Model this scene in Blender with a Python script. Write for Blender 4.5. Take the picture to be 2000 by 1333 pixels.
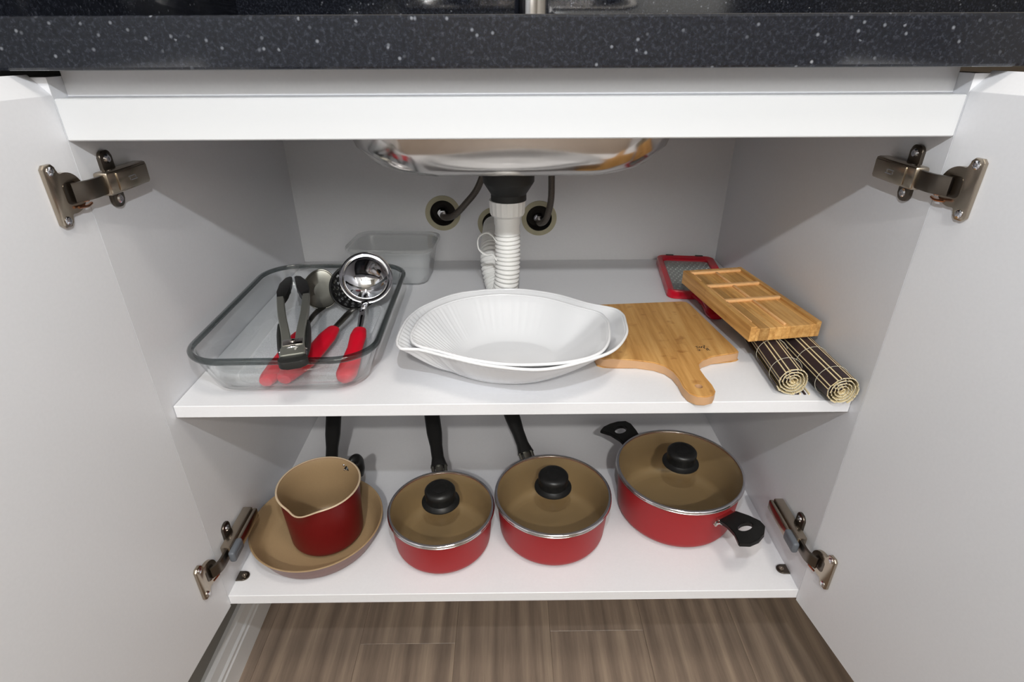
import bpy, bmesh, math, random
from mathutils import Vector, Matrix
random.seed(7)
R = math.radians
PI = math.pi
for o in list(bpy.data.objects): bpy.data.objects.remove(o)
scene = bpy.context.scene
C = scene.collection

# ------------------------------------------------------------------ camera, light, exposure
S = 0.2931            # top of the middle shelf
D = 0.4912            # inner depth of the cabinet
HW = 0.382            # inner half width
FLOOR = -0.24
cam = bpy.data.cameras.new('camera'); cam.sensor_width = 36; cam.lens = 19.953
cam.clip_start = 0.01
co = bpy.data.objects.new('camera', cam); C.objects.link(co)
r_, u_, f_ = Vector((0.999945, -0.009812, -0.003576)), Vector((0.007741, 0.466622, 0.884423)), Vector((0.007009, 0.884402, -0.466672))
M = Matrix((r_, u_, -f_)).transposed().to_4x4(); M.translation = Vector((-0.0059, -0.5144, 0.6529))
co.matrix_world = M
scene.camera = co
scene.cycles.transparent_max_bounces = 32
scene.cycles.max_bounces = 10

w = bpy.data.worlds.new('world'); scene.world = w; w.use_nodes = True
w.node_tree.nodes['Background'].inputs[0].default_value = (0.9, 0.93, 1, 1)
w.node_tree.nodes['Background'].inputs[1].default_value = 0.3

def lamp(name, kind, loc, energy, color, size=0.03, rot=(0, 0, 0)):
    l = bpy.data.lights.new(name, kind); l.energy = energy; l.color = color
    if kind == 'AREA': l.shape = 'DISK'; l.size = size
    else: l.shadow_soft_size = size
    o = bpy.data.objects.new(name, l); C.objects.link(o); o.location = loc; o.rotation_euler = rot
    return o
lamp('flash_light', 'POINT', (0.0, -0.50, 0.902), 8.4, (0.91, 0.955, 1.0), 0.007)
lamp('ceiling_light_source', 'AREA', (0.25, -0.62, 2.10), 9, (1.0, 0.92, 0.82), 0.36)
lamp('far_fill_light', 'AREA', (0.0, -2.20, 2.02), 42, (1.0, 0.97, 0.92), 0.10)  # unseen lamp added to brighten the shelf depth where the flash falls off

scene.view_settings.view_transform = 'Standard'
scene.view_settings.look = 'None'
scene.view_settings.exposure = 0.0
scene.view_settings.gamma = 1
scene.view_settings.use_curve_mapping = False

# ------------------------------------------------------------------ materials
def srgb(r, g, b):
    f = lambda c: (c/255/12.92) if c/255 <= .04045 else ((c/255+.055)/1.055)**2.4
    return (f(r), f(g), f(b), 1)
class NT:
    def __init__(s, name):
        s.m = bpy.data.materials.new(name); s.m.use_nodes = True; s.t = s.m.node_tree
        s.b = s.t.nodes['Principled BSDF']; s.out = s.t.nodes['Material Output']
    def n(s, typ, **kw):
        nd = s.t.nodes.new(typ)
        for k, v in kw.items(): setattr(nd, k, v)
        return nd
    def l(s, a, b): s.t.links.new(a, b)
    def noise(s, vec, scale, detail=3, rough=.5):
        nd = s.n('ShaderNodeTexNoise'); nd.inputs['Scale'].default_value = scale
        nd.inputs['Detail'].default_value = detail; nd.inputs['Roughness'].default_value = rough
        s.l(vec, nd.inputs['Vector']); return nd.outputs[0]
    def coord(s, sx=1, sy=1, sz=1, rnd=False):
        tc = s.n('ShaderNodeTexCoord'); mp = s.n('ShaderNodeMapping'); mp.inputs['Scale'].default_value = (sx, sy, sz)
        s.l(tc.outputs['Object'], mp.inputs['Vector'])
        if rnd:
            oi = s.n('ShaderNodeObjectInfo'); mu = s.n('ShaderNodeMath', operation='MULTIPLY'); mu.inputs[1].default_value = 37.0
            s.l(oi.outputs['Random'], mu.inputs[0]); s.l(mu.outputs[0], mp.inputs['Location'])
        return mp.outputs[0]
    def ramp(s, fac, stops):
        r = s.n('ShaderNodeValToRGB'); e = r.color_ramp.elements
        while len(e) < len(stops): e.new(.5)
        for k, (p, c) in enumerate(stops): e[k].position = p; e[k].color = c
        s.l(fac, r.inputs[0]); return r.outputs[0]
    def bump(s, h, strength, dist=.001):
        b = s.n('ShaderNodeBump'); b.inputs['Strength'].default_value = strength; b.inputs['Distance'].default_value = dist
        s.l(h, b.inputs['Height']); s.l(b.outputs[0], s.b.inputs['Normal'])
def plain(name, col, rough=.5, metal=0, spec=.5, noise=0, nscale=40, coat=0, bump=0):
    m = NT(name); m.b.inputs['Base Color'].default_value = col
    m.b.inputs['Roughness'].default_value = rough; m.b.inputs['Metallic'].default_value = metal
    m.b.inputs['Specular IOR Level'].default_value = spec; m.b.inputs['Coat Weight'].default_value = coat
    v = m.noise(m.coord(), nscale)
    if noise:
        a = tuple(c*(1-noise) for c in col[:3])+(1,); b = tuple(min(1, c*(1+noise)) for c in col[:3])+(1,)
        m.l(m.ramp(v, [(.3, a), (.7, b)]), m.b.inputs['Base Color'])
    if bump: m.bump(v, bump)
    return m.m
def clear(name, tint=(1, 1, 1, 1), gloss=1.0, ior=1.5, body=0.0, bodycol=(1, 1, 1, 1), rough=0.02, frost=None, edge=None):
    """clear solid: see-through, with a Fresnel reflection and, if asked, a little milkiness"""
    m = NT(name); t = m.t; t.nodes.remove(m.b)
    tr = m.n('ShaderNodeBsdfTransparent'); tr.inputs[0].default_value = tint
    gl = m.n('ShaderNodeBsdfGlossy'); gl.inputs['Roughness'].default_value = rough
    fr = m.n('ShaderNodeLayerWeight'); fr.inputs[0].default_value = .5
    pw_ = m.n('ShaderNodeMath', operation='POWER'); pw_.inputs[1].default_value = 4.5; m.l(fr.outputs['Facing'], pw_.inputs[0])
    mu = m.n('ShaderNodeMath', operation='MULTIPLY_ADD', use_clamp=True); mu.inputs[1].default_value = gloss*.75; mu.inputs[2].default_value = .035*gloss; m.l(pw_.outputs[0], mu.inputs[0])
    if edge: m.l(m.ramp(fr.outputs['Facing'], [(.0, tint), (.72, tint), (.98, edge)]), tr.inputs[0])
    base = tr.outputs[0]
    if body or frost:
        df = m.n('ShaderNodeBsdfDiffuse'); df.inputs[0].default_value = bodycol
        mx = m.n('ShaderNodeMixShader'); mx.inputs[0].default_value = body
        if frost:
            v = m.noise(m.coord(), frost, 2); m.l(m.ramp(v, [(.35, (body*.3,)*3+(1,)), (.7, (min(1, body*1.7),)*3+(1,))]), mx.inputs[0])
        m.l(tr.outputs[0], mx.inputs[1]); m.l(df.outputs[0], mx.inputs[2]); base = mx.outputs[0]
    m2 = m.n('ShaderNodeMixShader'); m.l(mu.outputs[0], m2.inputs[0]); m.l(base, m2.inputs[1]); m.l(gl.outputs[0], m2.inputs[2])
    m.l(m2.outputs[0], m.out.inputs[0]); return m.m
MT = {}
MT['white'] = plain('white_melamine', srgb(222, 223, 227), .38, noise=.012, nscale=300, spec=.4)
MT['white_edge'] = plain('white_edge_band', srgb(208, 210, 213), .3, spec=.45)
MT['paint'] = plain('wall_paint', srgb(178, 173, 164), .8, noise=.03)
MT['wallgrey'] = plain('grey_wall_paint', srgb(140, 140, 138), .7, noise=.03)
MT['trim'] = plain('baseboard_white', srgb(238, 239, 242), .35)
MT['ceiling'] = plain('ceiling_paint', srgb(225, 225, 222), .9)
MT['nickel'] = plain('brushed_nickel', srgb(176, 165, 150), .22, 1.0)
MT['nickel_dark'] = plain('dark_nickel', srgb(105, 98, 90), .3, 1.0)
MT['copper'] = plain('copper_pin', srgb(205, 150, 120), .25, 1.0)
MT['chrome'] = plain('chrome', srgb(225, 226, 232), .06, 1.0)
MT['steel'] = plain('polished_steel', srgb(205, 200, 196), .16, 1.0, noise=.03)
MT['steel_dark'] = plain('satin_dark_steel', srgb(120, 119, 112), .33, 1.0)
MT['tong_steel'] = plain('satin_tong_steel', srgb(150, 151, 143), .42, .75)
MT['damper'] = plain('grey_damper_plastic', srgb(92, 97, 104), .45)
MT['black'] = plain('black_plastic', srgb(20, 20, 20), .38, spec=.4)
MT['black_matt'] = plain('black_rubber', srgb(26, 27, 26), .6)
MT['void'] = plain('dark_recess', srgb(46, 42, 38), .8)
MT['chip'] = plain('raw_board_ring', srgb(176, 170, 145), .8, noise=.1)
MT['hosewhite'] = plain('white_hose_plastic', srgb(232, 232, 230), .35)
MT['hosegrey'] = plain('braided_hose', srgb(98, 92, 86), .35, .6, noise=.25, nscale=900, bump=.5)
MT['porcelain'] = plain('white_porcelain', srgb(226, 227, 230), .16, spec=.55)
MT['red_enamel'] = plain('red_enamel', srgb(150, 28, 32), .42, spec=.35)
MT['milk_red'] = plain('dark_red_enamel', srgb(104, 18, 18), .42, spec=.35)
MT['lining'] = plain('beige_nonstick', srgb(158, 133, 100), .42, noise=.03, nscale=500)
MT['rim_warm'] = plain('pale_pan_lip', srgb(198, 178, 150), .3)
MT['pan_out'] = plain('mauve_pan_coating', srgb(122, 88, 82), .4)
MT['silicone'] = plain('red_silicone', srgb(205, 12, 40), .42, spec=.4)
MT['red_plastic'] = plain('red_plastic', srgb(190, 8, 38), .25)
MT['grate'] = plain('grater_steel', srgb(168, 172, 170), .5, .55)
MT['thread'] = plain('cotton_thread', srgb(200, 196, 180), .8)
MT['bamboo_light'] = plain('pale_bamboo', srgb(226, 208, 165), .6, noise=.06, nscale=200)
MT['slat'] = plain('dark_painted_bamboo', srgb(46, 33, 36), .6, noise=.12, nscale=300)
MT['glass'] = clear('clear_dish_glass', (.985, .992, .992, 1), 1.5, 1.5, edge=(.42, .45, .45, 1))
MT['glass_floor'] = clear('stippled_dish_glass', (.985, .99, .99, 1), .8, 1.5, .16, (.85, .88, .92, 1), .2, 900)
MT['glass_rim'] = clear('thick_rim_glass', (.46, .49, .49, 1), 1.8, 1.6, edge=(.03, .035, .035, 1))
MT['lid_glass'] = clear('lid_glass', (.93, .93, .90, 1), .8, 1.5)
MT['tub'] = clear('cloudy_plastic', (.97, .98, .98, 1), 1.6, 1.45, .2, (.93, .94, .96, 1), .12)
def granite():
    m = NT('black_granite'); v = m.coord()
    n1 = m.noise(v, 300, 5, .7); base = m.ramp(n1, [(.3, srgb(12, 13, 18)), (.55, srgb(32, 35, 43)), (.8, srgb(74, 77, 86))])
    vo = m.n('ShaderNodeTexVoronoi'); vo.inputs['Scale'].default_value = 260; m.l(v, vo.inputs['Vector'])
    sp = m.ramp(vo.outputs['Color'], [(.0, (0, 0, 0, 1)), (.86, (0, 0, 0, 1)), (.9, (.16, .17, .19, 1)), (.965, (.2, .21, .23, 1)), (.985, (.6, .6, .62, 1))])
    near = m.ramp(vo.outputs['Distance'], [(.15, (1, 1, 1, 1)), (.45, (0, 0, 0, 1))])
    mu = m.n('ShaderNodeMix', data_type='RGBA', blend_type='MULTIPLY'); mu.inputs[0].default_value = 1
    m.l(sp, mu.inputs[6]); m.l(near, mu.inputs[7])
    ad = m.n('ShaderNodeMix', data_type='RGBA', blend_type='ADD'); ad.inputs[0].default_value = 1
    m.l(base, ad.inputs[6]); m.l(mu.outputs[2], ad.inputs[7]); m.l(ad.outputs[2], m.b.inputs['Base Color'])
    m.b.inputs['Roughness'].default_value = .1; m.b.inputs['Specular IOR Level'].default_value = .6
    return m.m
MT['granite'] = granite()
def wood(name, cols, sx, sy, sz, scale, rough, rnd=False, rings=False, knots=0, hue=0):
    m = NT(name); v = m.coord(sx, sy, sz, rnd)
    n = m.noise(v, scale, 10, .72 if rings else .6)
    if rings:
        wv = m.n('ShaderNodeTexWave', wave_type='BANDS', bands_direction='X'); wv.inputs['Scale'].default_value = scale*.6
        wv.inputs['Distortion'].default_value = 9; wv.inputs['Detail'].default_value = 3; wv.inputs['Detail Scale'].default_value = .8
        m.l(m.coord(sx*.25, sy*.45, sz*.25, rnd), wv.inputs['Vector'])
        mx = m.n('ShaderNodeMix', data_type='FLOAT'); mx.inputs[0].default_value = .16
        m.l(n, mx.inputs[2]); m.l(wv.outputs[0], mx.inputs[3]); n = mx.outputs[0]
    c = m.ramp(n, cols)
    if knots:
        k = m.noise(m.coord(28, 40, 10, rnd), 1.7, 2); kk = m.ramp(k, [(.62, (1, 1, 1, 1)), (.74, (.55, .42, .33, 1))])
        mu = m.n('ShaderNodeMix', data_type='RGBA', blend_type='MULTIPLY'); mu.inputs[0].default_value = knots
        m.l(c, mu.inputs[6]); m.l(kk, mu.inputs[7]); c = mu.outputs[2]
    if rnd:
        oi = m.n('ShaderNodeObjectInfo'); hs = m.n('ShaderNodeHueSaturation'); mr = m.n('ShaderNodeMapRange')
        mr.inputs[3].default_value = .9-hue; mr.inputs[4].default_value = 1.1+hue
        m.l(oi.outputs['Random'], mr.inputs[0]); m.l(mr.outputs[0], hs.inputs['Value']); m.l(c, hs.inputs['Color']); c = hs.outputs[0]
    m.l(c, m.b.inputs['Base Color']); m.b.inputs['Roughness'].default_value = rough; m.bump(n, .25, .0004)
    return m.m
MT['plank'] = wood('grey_brown_floor_wood', [(.25, srgb(98, 85, 76)), (.5, srgb(130, 114, 101)), (.75, srgb(162, 144, 126))], 60, 2.6, 60, 1.0, .42, True, True, hue=-.06)
MT['board'] = wood('bamboo_board', [(.3, srgb(172, 124, 66)), (.5, srgb(198, 150, 88)), (.7, srgb(212, 168, 106))], 110, 7, 110, 1.0, .5, False, False, .6)
MT['board_side'] = plain('bamboo_board_edge', srgb(192, 152, 114), .6, noise=.05)
MT['strip'] = wood('bamboo_strip', [(.3, srgb(160, 112, 56)), (.5, srgb(194, 146, 84)), (.7, srgb(216, 172, 110))], 160, 9, 160, 1.0, .5, True, False, .3, .16)
MT['divider'] = plain('lit_bamboo_divider', srgb(226, 176, 120), .55, noise=.06, nscale=150)  # paler than the strips: light caught along the grooves, put into the colour

# ------------------------------------------------------------------ mesh helpers
def new(): return bmesh.new()
def build(name, bm, mat, parent=None, smooth=35, loc=None, rot=None, mats=None):
    bmesh.ops.recalc_face_normals(bm, faces=bm.faces[:])
    me = bpy.data.meshes.new(name); bm.to_mesh(me); bm.free()
    for mm in (mats or [mat]): me.materials.append(MT[mm] if isinstance(mm, str) else mm)
    if smooth:
        for p in me.polygons: p.use_smooth = True
        me.set_sharp_from_angle(angle=R(smooth))
    o = bpy.data.objects.new(name, me); C.objects.link(o)
    if parent: o.parent = parent
    if loc: o.location = loc
    if rot: o.rotation_euler = rot
    return o
def tag(o, label=None, cat=None, group=None, kind=None):
    if label: o['label'] = label
    if cat: o['category'] = cat
    if group: o['group'] = group
    if kind: o['kind'] = kind
    return o
def thing(name, label, cat, loc=(0, 0, 0), rz=0, group=None):
    o = bpy.data.objects.new(name, None); C.objects.link(o); o.location = loc; o.rotation_euler = (0, 0, rz)
    o.empty_display_size = .02
    return tag(o, label, cat, group)
def box(bm, lo, hi, bev=0, seg=2, mat=None):
    r = bmesh.ops.create_cube(bm, size=1); vs = r['verts']
    for v in vs:
        for k in range(3): v.co[k] = (lo[k]+hi[k])/2+v.co[k]*(hi[k]-lo[k])
    es = list({e for v in vs for e in v.link_edges})
    fs = list({f for v in vs for f in v.link_faces})
    if bev:
        rr = bmesh.ops.bevel(bm, geom=es, offset=bev, segments=seg, affect='EDGES', profile=.5); vs = list({v for f in rr['faces'] for v in f.verts} | {v for v in vs if v.is_valid})
    return vs
def xform(bm, vs, mtx):
    bmesh.ops.transform(bm, matrix=mtx, verts=[v for v in vs if v.is_valid])
def loft(bm, rings, closed=True, cap0=True, cap1=True, mi=0):
    """rings: lists of points of equal length"""
    vr = [[bm.verts.new(p) for p in ring] for ring in rings]; n = len(vr[0]); fs = []
    for a, b in zip(vr, vr[1:]):
        for i in range(n if closed else n-1):
            j = (i+1) % n
            fs.append(bm.faces.new((a[i], a[j], b[j], b[i])))
    if cap0: fs.append(bm.faces.new(vr[0][::-1]))
    if cap1: fs.append(bm.faces.new(vr[-1]))
    for f in fs: f.material_index = mi
    return [v for q in vr for v in q]
def lathe(bm, prof, seg=48, c=(0, 0, 0), cap0=True, cap1=True, mi=0):
    rings = [[(c[0]+r*math.cos(2*PI*k/seg), c[1]+r*math.sin(2*PI*k/seg), c[2]+z) for k in range(seg)] for r, z in prof]
    return loft(bm, rings, True, cap0, cap1, mi)
def frame(t, up):
    t = t.normalized(); s = t.cross(up)
    if s.length < 1e-5: s = t.cross(Vector((1, 0, .01)))
    s.normalize(); return s, s.cross(t).normalized()
def spline(pts, n):
    P = [Vector(p) for p in pts]; out = []; m = len(P)-1
    for k in range(n+1):
        t = k/n*m; i = min(int(t), m-1); f = t-i
        p0 = P[max(i-1, 0)]; p1 = P[i]; p2 = P[i+1]; p3 = P[min(i+2, m)]
        out.append(.5*((2*p1)+(p2-p0)*f+(2*p0-5*p1+4*p2-p3)*f*f+(3*p1-p0-3*p2+p3)*f**3))
    return out
def cspline(pts, n):
    P = [Vector(p) for p in pts]; m = len(P); out = []
    for k in range(n):
        t = k/n*m; i = int(t); f = t-i
        p0, p1, p2, p3 = P[(i-1) % m], P[i % m], P[(i+1) % m], P[(i+2) % m]
        out.append(.5*((2*p1)+(p2-p0)*f+(2*p0-5*p1+4*p2-p3)*f*f+(3*p1-p0-3*p2+p3)*f**3))
    return out
def lerp(L, t):
    t = t*(len(L)-1); i = min(int(t), len(L)-2); return L[i]+(L[i+1]-L[i])*(t-i)
def sweep(bm, pts, wid, thk=None, seg=14, up=(0, 0, 1), n=None, power=2.0, cap=True):
    """tube with elliptical section; wid/thk half sizes, number or list along the path"""
    up = Vector(up); P = spline(pts, n) if n else [Vector(p) for p in pts]
    W = wid if isinstance(wid, (list, tuple)) else [wid, wid]; T = thk if thk is not None else wid
    T = T if isinstance(T, (list, tuple)) else [T, T]
    rings = []
    for i, p in enumerate(P):
        t = P[min(i+1, len(P)-1)]-P[max(i-1, 0)]; s, u = frame(t, up); f = i/(len(P)-1)
        a, b = lerp(W, f), lerp(T, f); ring = []
        for k in range(seg):
            th = 2*PI*k/seg; cx, sx = math.cos(th), math.sin(th)
            cx = math.copysign(abs(cx)**(2/power), cx); sx = math.copysign(abs(sx)**(2/power), sx)
            ring.append(p+s*a*cx+u*b*sx)
        rings.append(ring)
    return loft(bm, rings, True, cap, cap)
def torus(bm, c, R0, r, seg=48, rs=10, n=(0, 0, 1), squash=1):
    c = Vector(c); s, u = frame(Vector(n), Vector((0, 1, .01))); nn = Vector(n).normalized(); vr = []
    for k in range(seg):
        a = 2*PI*k/seg; d = s*math.cos(a)+u*math.sin(a)
        vr.append([bm.verts.new(c+d*(R0+r*math.cos(2*PI*j/rs))+nn*r*squash*math.sin(2*PI*j/rs)) for j in range(rs)])
    for k in range(seg):
        for j in range(rs):
            bm.faces.new((vr[k][j], vr[(k+1) % seg][j], vr[(k+1) % seg][(j+1) % rs], vr[k][(j+1) % rs]))
def prism(bm, outline, z0, z1, bev=0, mi=0, holes=None):
    v0 = [bm.verts.new((x, y, z0)) for x, y in outline]; v1 = [bm.verts.new((x, y, z1)) for x, y in outline]; n = len(v0)
    fs = [bm.faces.new(v0[::-1]), bm.faces.new(v1)]
    for i in range(n): fs.append(bm.faces.new((v0[i], v0[(i+1) % n], v1[(i+1) % n], v1[i])))
    for f in fs[2:]: f.material_index = mi
    if bev:
        es = [e for f in fs[:2] for e in f.edges]
        bmesh.ops.bevel(bm, geom=es, offset=bev, segments=2, affect='EDGES', profile=.5)
    return v0+v1
def rrect(w, h, r, n=8, cx=0, cy=0):
    out = []
    for sx, sy, a0 in ((1, 1, 0), (-1, 1, 90), (-1, -1, 180), (1, -1, 270)):
        for k in range(n+1):
            a = R(a0+90*k/n); out.append((cx+sx*(w/2-r)+r*math.cos(a), cy+sy*(h/2-r)+r*math.sin(a)))
    return out
def mframe(origin, xd, yd):
    x = Vector(xd).normalized(); z = x.cross(Vector(yd)).normalized(); y = z.cross(x)
    m = Matrix((x, y, z)).transposed().to_4x4(); m.translation = Vector(origin); return m
def struct(o): o['kind'] = 'structure'; return o

# ------------------------------------------------------------------ the room
XL, XR, YB, YF, ZC = -0.452, 2.1, 0.555, -2.5, 2.2
def slab(name, lo, hi, mat):
    bm = new(); box(bm, lo, hi); return struct(build(name, bm, mat, smooth=0))
floor = slab('floor', (XL-.1, YF-.1, FLOOR-.05), (XR+.1, YB+.1, FLOOR-.009), 'void')
slab('ceiling', (XL-.1, YF-.1, ZC), (XR+.1, YB+.1, ZC+.08), 'ceiling')
slab('wall_left', (XL-.1, YF-.1, FLOOR-.05), (XL, YB+.1, ZC), 'wallgrey')
slab('wall_right', (XR, YF-.1, FLOOR-.05), (XR+.1, YB+.1, ZC), 'paint')
slab('wall_back', (XL, YB, FLOOR-.05), (XR, YB+.1, ZC), 'paint')
slab('wall_front', (XL, YF-.1, FLOOR-.05), (XR, YF, ZC), 'paint')
# planks run towards the camera
pw, pl = 0.160, 0.92
x = XL; col = 0
offs = [0.10, 0.62, 0.049, 0.77, 0.065, 0.50, 0.20]
mesh_cache = {}
while x < XR-.002:
    x1 = min(-.418+pw*col, XR); y1 = YB; y0 = -offs[col % 7]+.08; first = True
    cuts = [YB]; y = YB - offs[col % 7]-.02
    y = [0.40, 0.36, 0.092, 0.40, 0.112, -.22, 0.33, 0.05, .25, .45, -.1][col % 11]
    while y > YF: cuts.append(y); y -= pl
    cuts.append(YF)
    for a, b in zip(cuts, cuts[1:]):
        if a-b < .01: continue
        bm = new(); L, W_ = (a-b), (x1-x); box(bm, (-W_/2+.0001, -L/2+.0001, -.009), (W_/2-.0001, L/2-.0001, 0), .0005, 1)
        o = build('plank', bm, 'plank', floor, smooth=0, loc=((x+x1)/2, (a+b)/2, FLOOR))
    x = x1; col += 1
# baseboard along the left wall, with its two-line moulding
bm = new()
prof = [(0, 0), (.0165, 0), (.0165, .042), (.0145, .044), (.0145, .048), (.0158, .050), (.0158, .053), (.0125, .056), (.0105, .074), (.006, .080), (0, .080)]
loft(bm, [[(XL+px, y, FLOOR+pz) for px, pz in prof] for y in (YF, YB)], True)
struct(build('baseboard_left', bm, 'trim', smooth=20))
bm = new(); prof2 = [(0, 0), (.015, 0), (.015, .07), (.008, .08), (0, .08)]
loft(bm, [[(x, YB-py, FLOOR+pz) for py, pz in prof2] for x in (XL+.017, XR)], True)
struct(build('baseboard_back', bm, 'trim', smooth=20))
# unseen window in the wall behind the camera, added as frontal fill light
struct(slab('fill_window_1', (-.30, YF-.004, 1.22), (1.30, YF+.012, 2.10), 'trim'))
win = bpy.data.objects['fill_window_1']
e = NT('fill_light_pane'); e.b.inputs['Base Color'].default_value = (.1, .1, .1, 1); e.b.inputs['Emission Color'].default_value = (1, .97, .90, 1); e.b.inputs['Emission Strength'].default_value = 7.2
for k in range(2):
    bm = new(); box(bm, (-.25+k*.77, YF+.011, 1.27), (.48+k*.77, YF+.016, 2.05)); build('fill_pane', bm, e.m, win, smooth=0)
    bm = new(); box(bm, (-.25+k*.77, YF+.012, 1.64), (.48+k*.77, YF+.026, 1.67), .002, 1); build('fill_window_bar', bm, 'trim', win, smooth=0)
# round ceiling lamp, then a housing for the added, unseen far light
for k, (lx, ly) in enumerate(((.25, -.62), (.0, -2.20))):
    t = thing('ceiling_lamp', ['round white ceiling lamp above the open cabinet', 'small cylindrical spotlight added as fill light further back in the room'][k], 'lamp', (lx, ly, ZC))
    bm = new(); lathe(bm, [(.2, 0), (.2, -.03), (.19, -.045), (.186, -.045), (.186, -.03)] if k == 0 else [(.06, 0), (.06, -.13), (.055, -.135), (.052, -.12)], 40, cap0=True, cap1=False); build('lamp_housing', bm, 'ceiling', t)
    e = NT('lamp_diffuser'); e.b.inputs['Emission Color'].default_value = (1, .94, .85, 1); e.b.inputs['Emission Strength'].default_value = 2.5
    bm = new(); lathe(bm, [(.185, -.03), (.18, -.04), (.0001, -.04)] if k == 0 else [(.053, -.118), (.05, -.128), (.0001, -.128)], 40, cap0=False, cap1=True); build('diffuser', bm, e.m, t)

# ------------------------------------------------------------------ countertop, sink, faucet
SK = (-.205, .205, .115, .43)       # sink cut-out x0 x1 y0 y1
ZT0, ZT1 = 0.634, 0.6716
bm = new()
ang = .004
yf = -.02
out = [(XL, yf), (1.35, yf), (1.35, YB), (XL, YB)]
inn = [(SK[0], SK[2]), (SK[1], SK[2]), (SK[1], SK[3]), (SK[0], SK[3])]
vo0 = [bm.verts.new((x, y, ZT0)) for x, y in out]; vo1 = [bm.verts.new((x, y, ZT1)) for x, y in out]
vi0 = [bm.verts.new((x, y, ZT0)) for x, y in inn]; vi1 = [bm.verts.new((x, y, ZT1)) for x, y in inn]
for i in range(4):
    j = (i+1) % 4
    bm.faces.new((vo1[i], vo1[j], vi1[j], vi1[i])); bm.faces.new((vo0[j], vo0[i], vi0[i], vi0[j]))
    bm.faces.new((vo0[i], vo0[j], vo1[j], vo1[i])); bm.faces.new((vi0[j], vi0[i], vi1[i], vi1[j]))
es = [e for e in bm.edges if all(abs(v.co.y-yf) < 1e-5 for v in e.verts) and abs(e.verts[0].co.z-e.verts[1].co.z) < 1e-5]
bmesh.ops.bevel(bm, geom=es, offset=.0022, segments=2, affect='EDGES', profile=.5)
tag(build('countertop', bm, 'granite', smooth=0), 'black speckled granite countertop with polished front edge above the cabinet', 'countertop')
bm = new(); box(bm, (XL+.001, YB-.021, ZT1+.0002), (1.35, YB-.001, ZT1+.5), .001); box(bm, (XL+.001, -.018, ZT1+.0002), (XL+.02, YB-.0212, ZT1+.5), .001)
tag(build('backsplash', bm, 'granite'), 'black speckled granite backsplash behind the countertop', 'backsplash')

def sink():
    t = thing('kitchen_sink', 'stainless steel sink basin hanging under the granite countertop', 'sink', (0, .27, ZT1))
    bm = new(); seg = 12
    rings = []
    prof = [(.388, .308, .05, 0), (.386, .306, .055, -.05), (.380, .300, .06, -.095), (.366, .286, .07, -.125), (.335, .255, .075, -.146), (.30, .22, .07, -.156), (.24, .17, .06, -.160), (.06, .06, .0299, -.162)]
    for wd, dp, r, z in prof: rings.append([(x, y, z) for x, y in rrect(wd, dp, r, seg)])
    loft(bm, rings, True, False, True)
    rim = [[(x, y, 0.0005) for x, y in rrect(.388, .308, .05, seg)], [(x, y, .0015) for x, y in rrect(.43, .345, .03, seg)], [(x, y, .0002) for x, y in rrect(.434, .349, .03, seg)]]
    loft(bm, rim, True, False, False)
    o = build('basin', bm, 'steel', t, smooth=60)
    m = o.modifiers.new('thickness', 'SOLIDIFY'); m.thickness = .001; m.offset = 1
    # drain fitting
    bm = new(); lathe(bm, [(.043, -.162), (.043, -.166), (.0352, -.168), (.0352, -.186), (.0335, -.189), (.0245, -.203), (.0245, -.2115), (.010, -.2115)], 40, (-.0035, 0, 0))
    for k in range(24):
        a = 2*PI*k/24
    build('strainer_cup', bm, 'black_matt', t, smooth=30)
sink()
def drain():
    t = thing('drain_hose', 'white corrugated plastic drain hose hanging down from the sink outlet', 'drain hose', (-.0055, .27, .460))
    bm = new(); n = 20; prof = [(.0245, 0), (.0245, -.003), (.0235, -.019), (.0215, -.0215)]
    rings = []
    for r, z in prof:
        rings.append([((r*(1.03 if k % 3 == 0 else 1))*math.cos(2*PI*k/(3*n)), (r*(1.03 if k % 3 == 0 else 1))*math.sin(2*PI*k/(3*n)), z) for k in range(3*n)])
    loft(bm, rings, True, True, True); build('union_nut', bm, 'hosewhite', t, smooth=30)
    bm = new(); lathe(bm, [(.019, -.021), (.0185, -.034), (.0175, -.036), (.0175, -.046)], 36); build('spigot', bm, 'hosewhite', t)
    pts = spline([(0, 0, -.044), (.0002, 0, -.075), (-.0008, -.002, -.105), (-.0035, 0, -.13), (-.008, .012, -.148), (-.013, .032, -.153), (-.019, .052, -.140), (-.0235, .064, -.125), (-.0255, .082, -.106), (-.0250, .12, -.098), (-.0245, .205, -.0975)], 520)
    # ribbed bellows: radius alternates along arc length
    bm = new(); rings = []; s = 0
    for i, p in enumerate(pts):
        if i: s += (p-pts[i-1]).length
        t_ = pts[min(i+1, len(pts)-1)]-pts[max(i-1, 0)]; a, b = frame(t_, Vector((0, 1, .2)))
        ph = (s/.0062) % 1; r = .0158+.0026*(0.5-0.5*math.cos(2*PI*ph))**.6
        rings.append([p+a*r*math.cos(2*PI*k/28)+b*r*math.sin(2*PI*k/28) for k in range(28)])
    loft(bm, rings); build('corrugated_tube', bm, 'hosewhite', t, smooth=60)
    bm = new()
    ringp = [(-.0145, -.004, -.060), (-.022, .002, -.0515), (-.031, .004, -.048), (-.0405, .004, -.0535), (-.0430, .004, -.063), (-.0405, .003, -.0735), (-.031, .001, -.0795), (-.022, -.003, -.0775), (-.0155, -.008, -.086)]
    sweep(bm, ringp, .0012, .0035, 10, up=(0, 1, 0), n=40); build('retaining_clip', bm, 'hosewhite', t)
drain()
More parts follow.
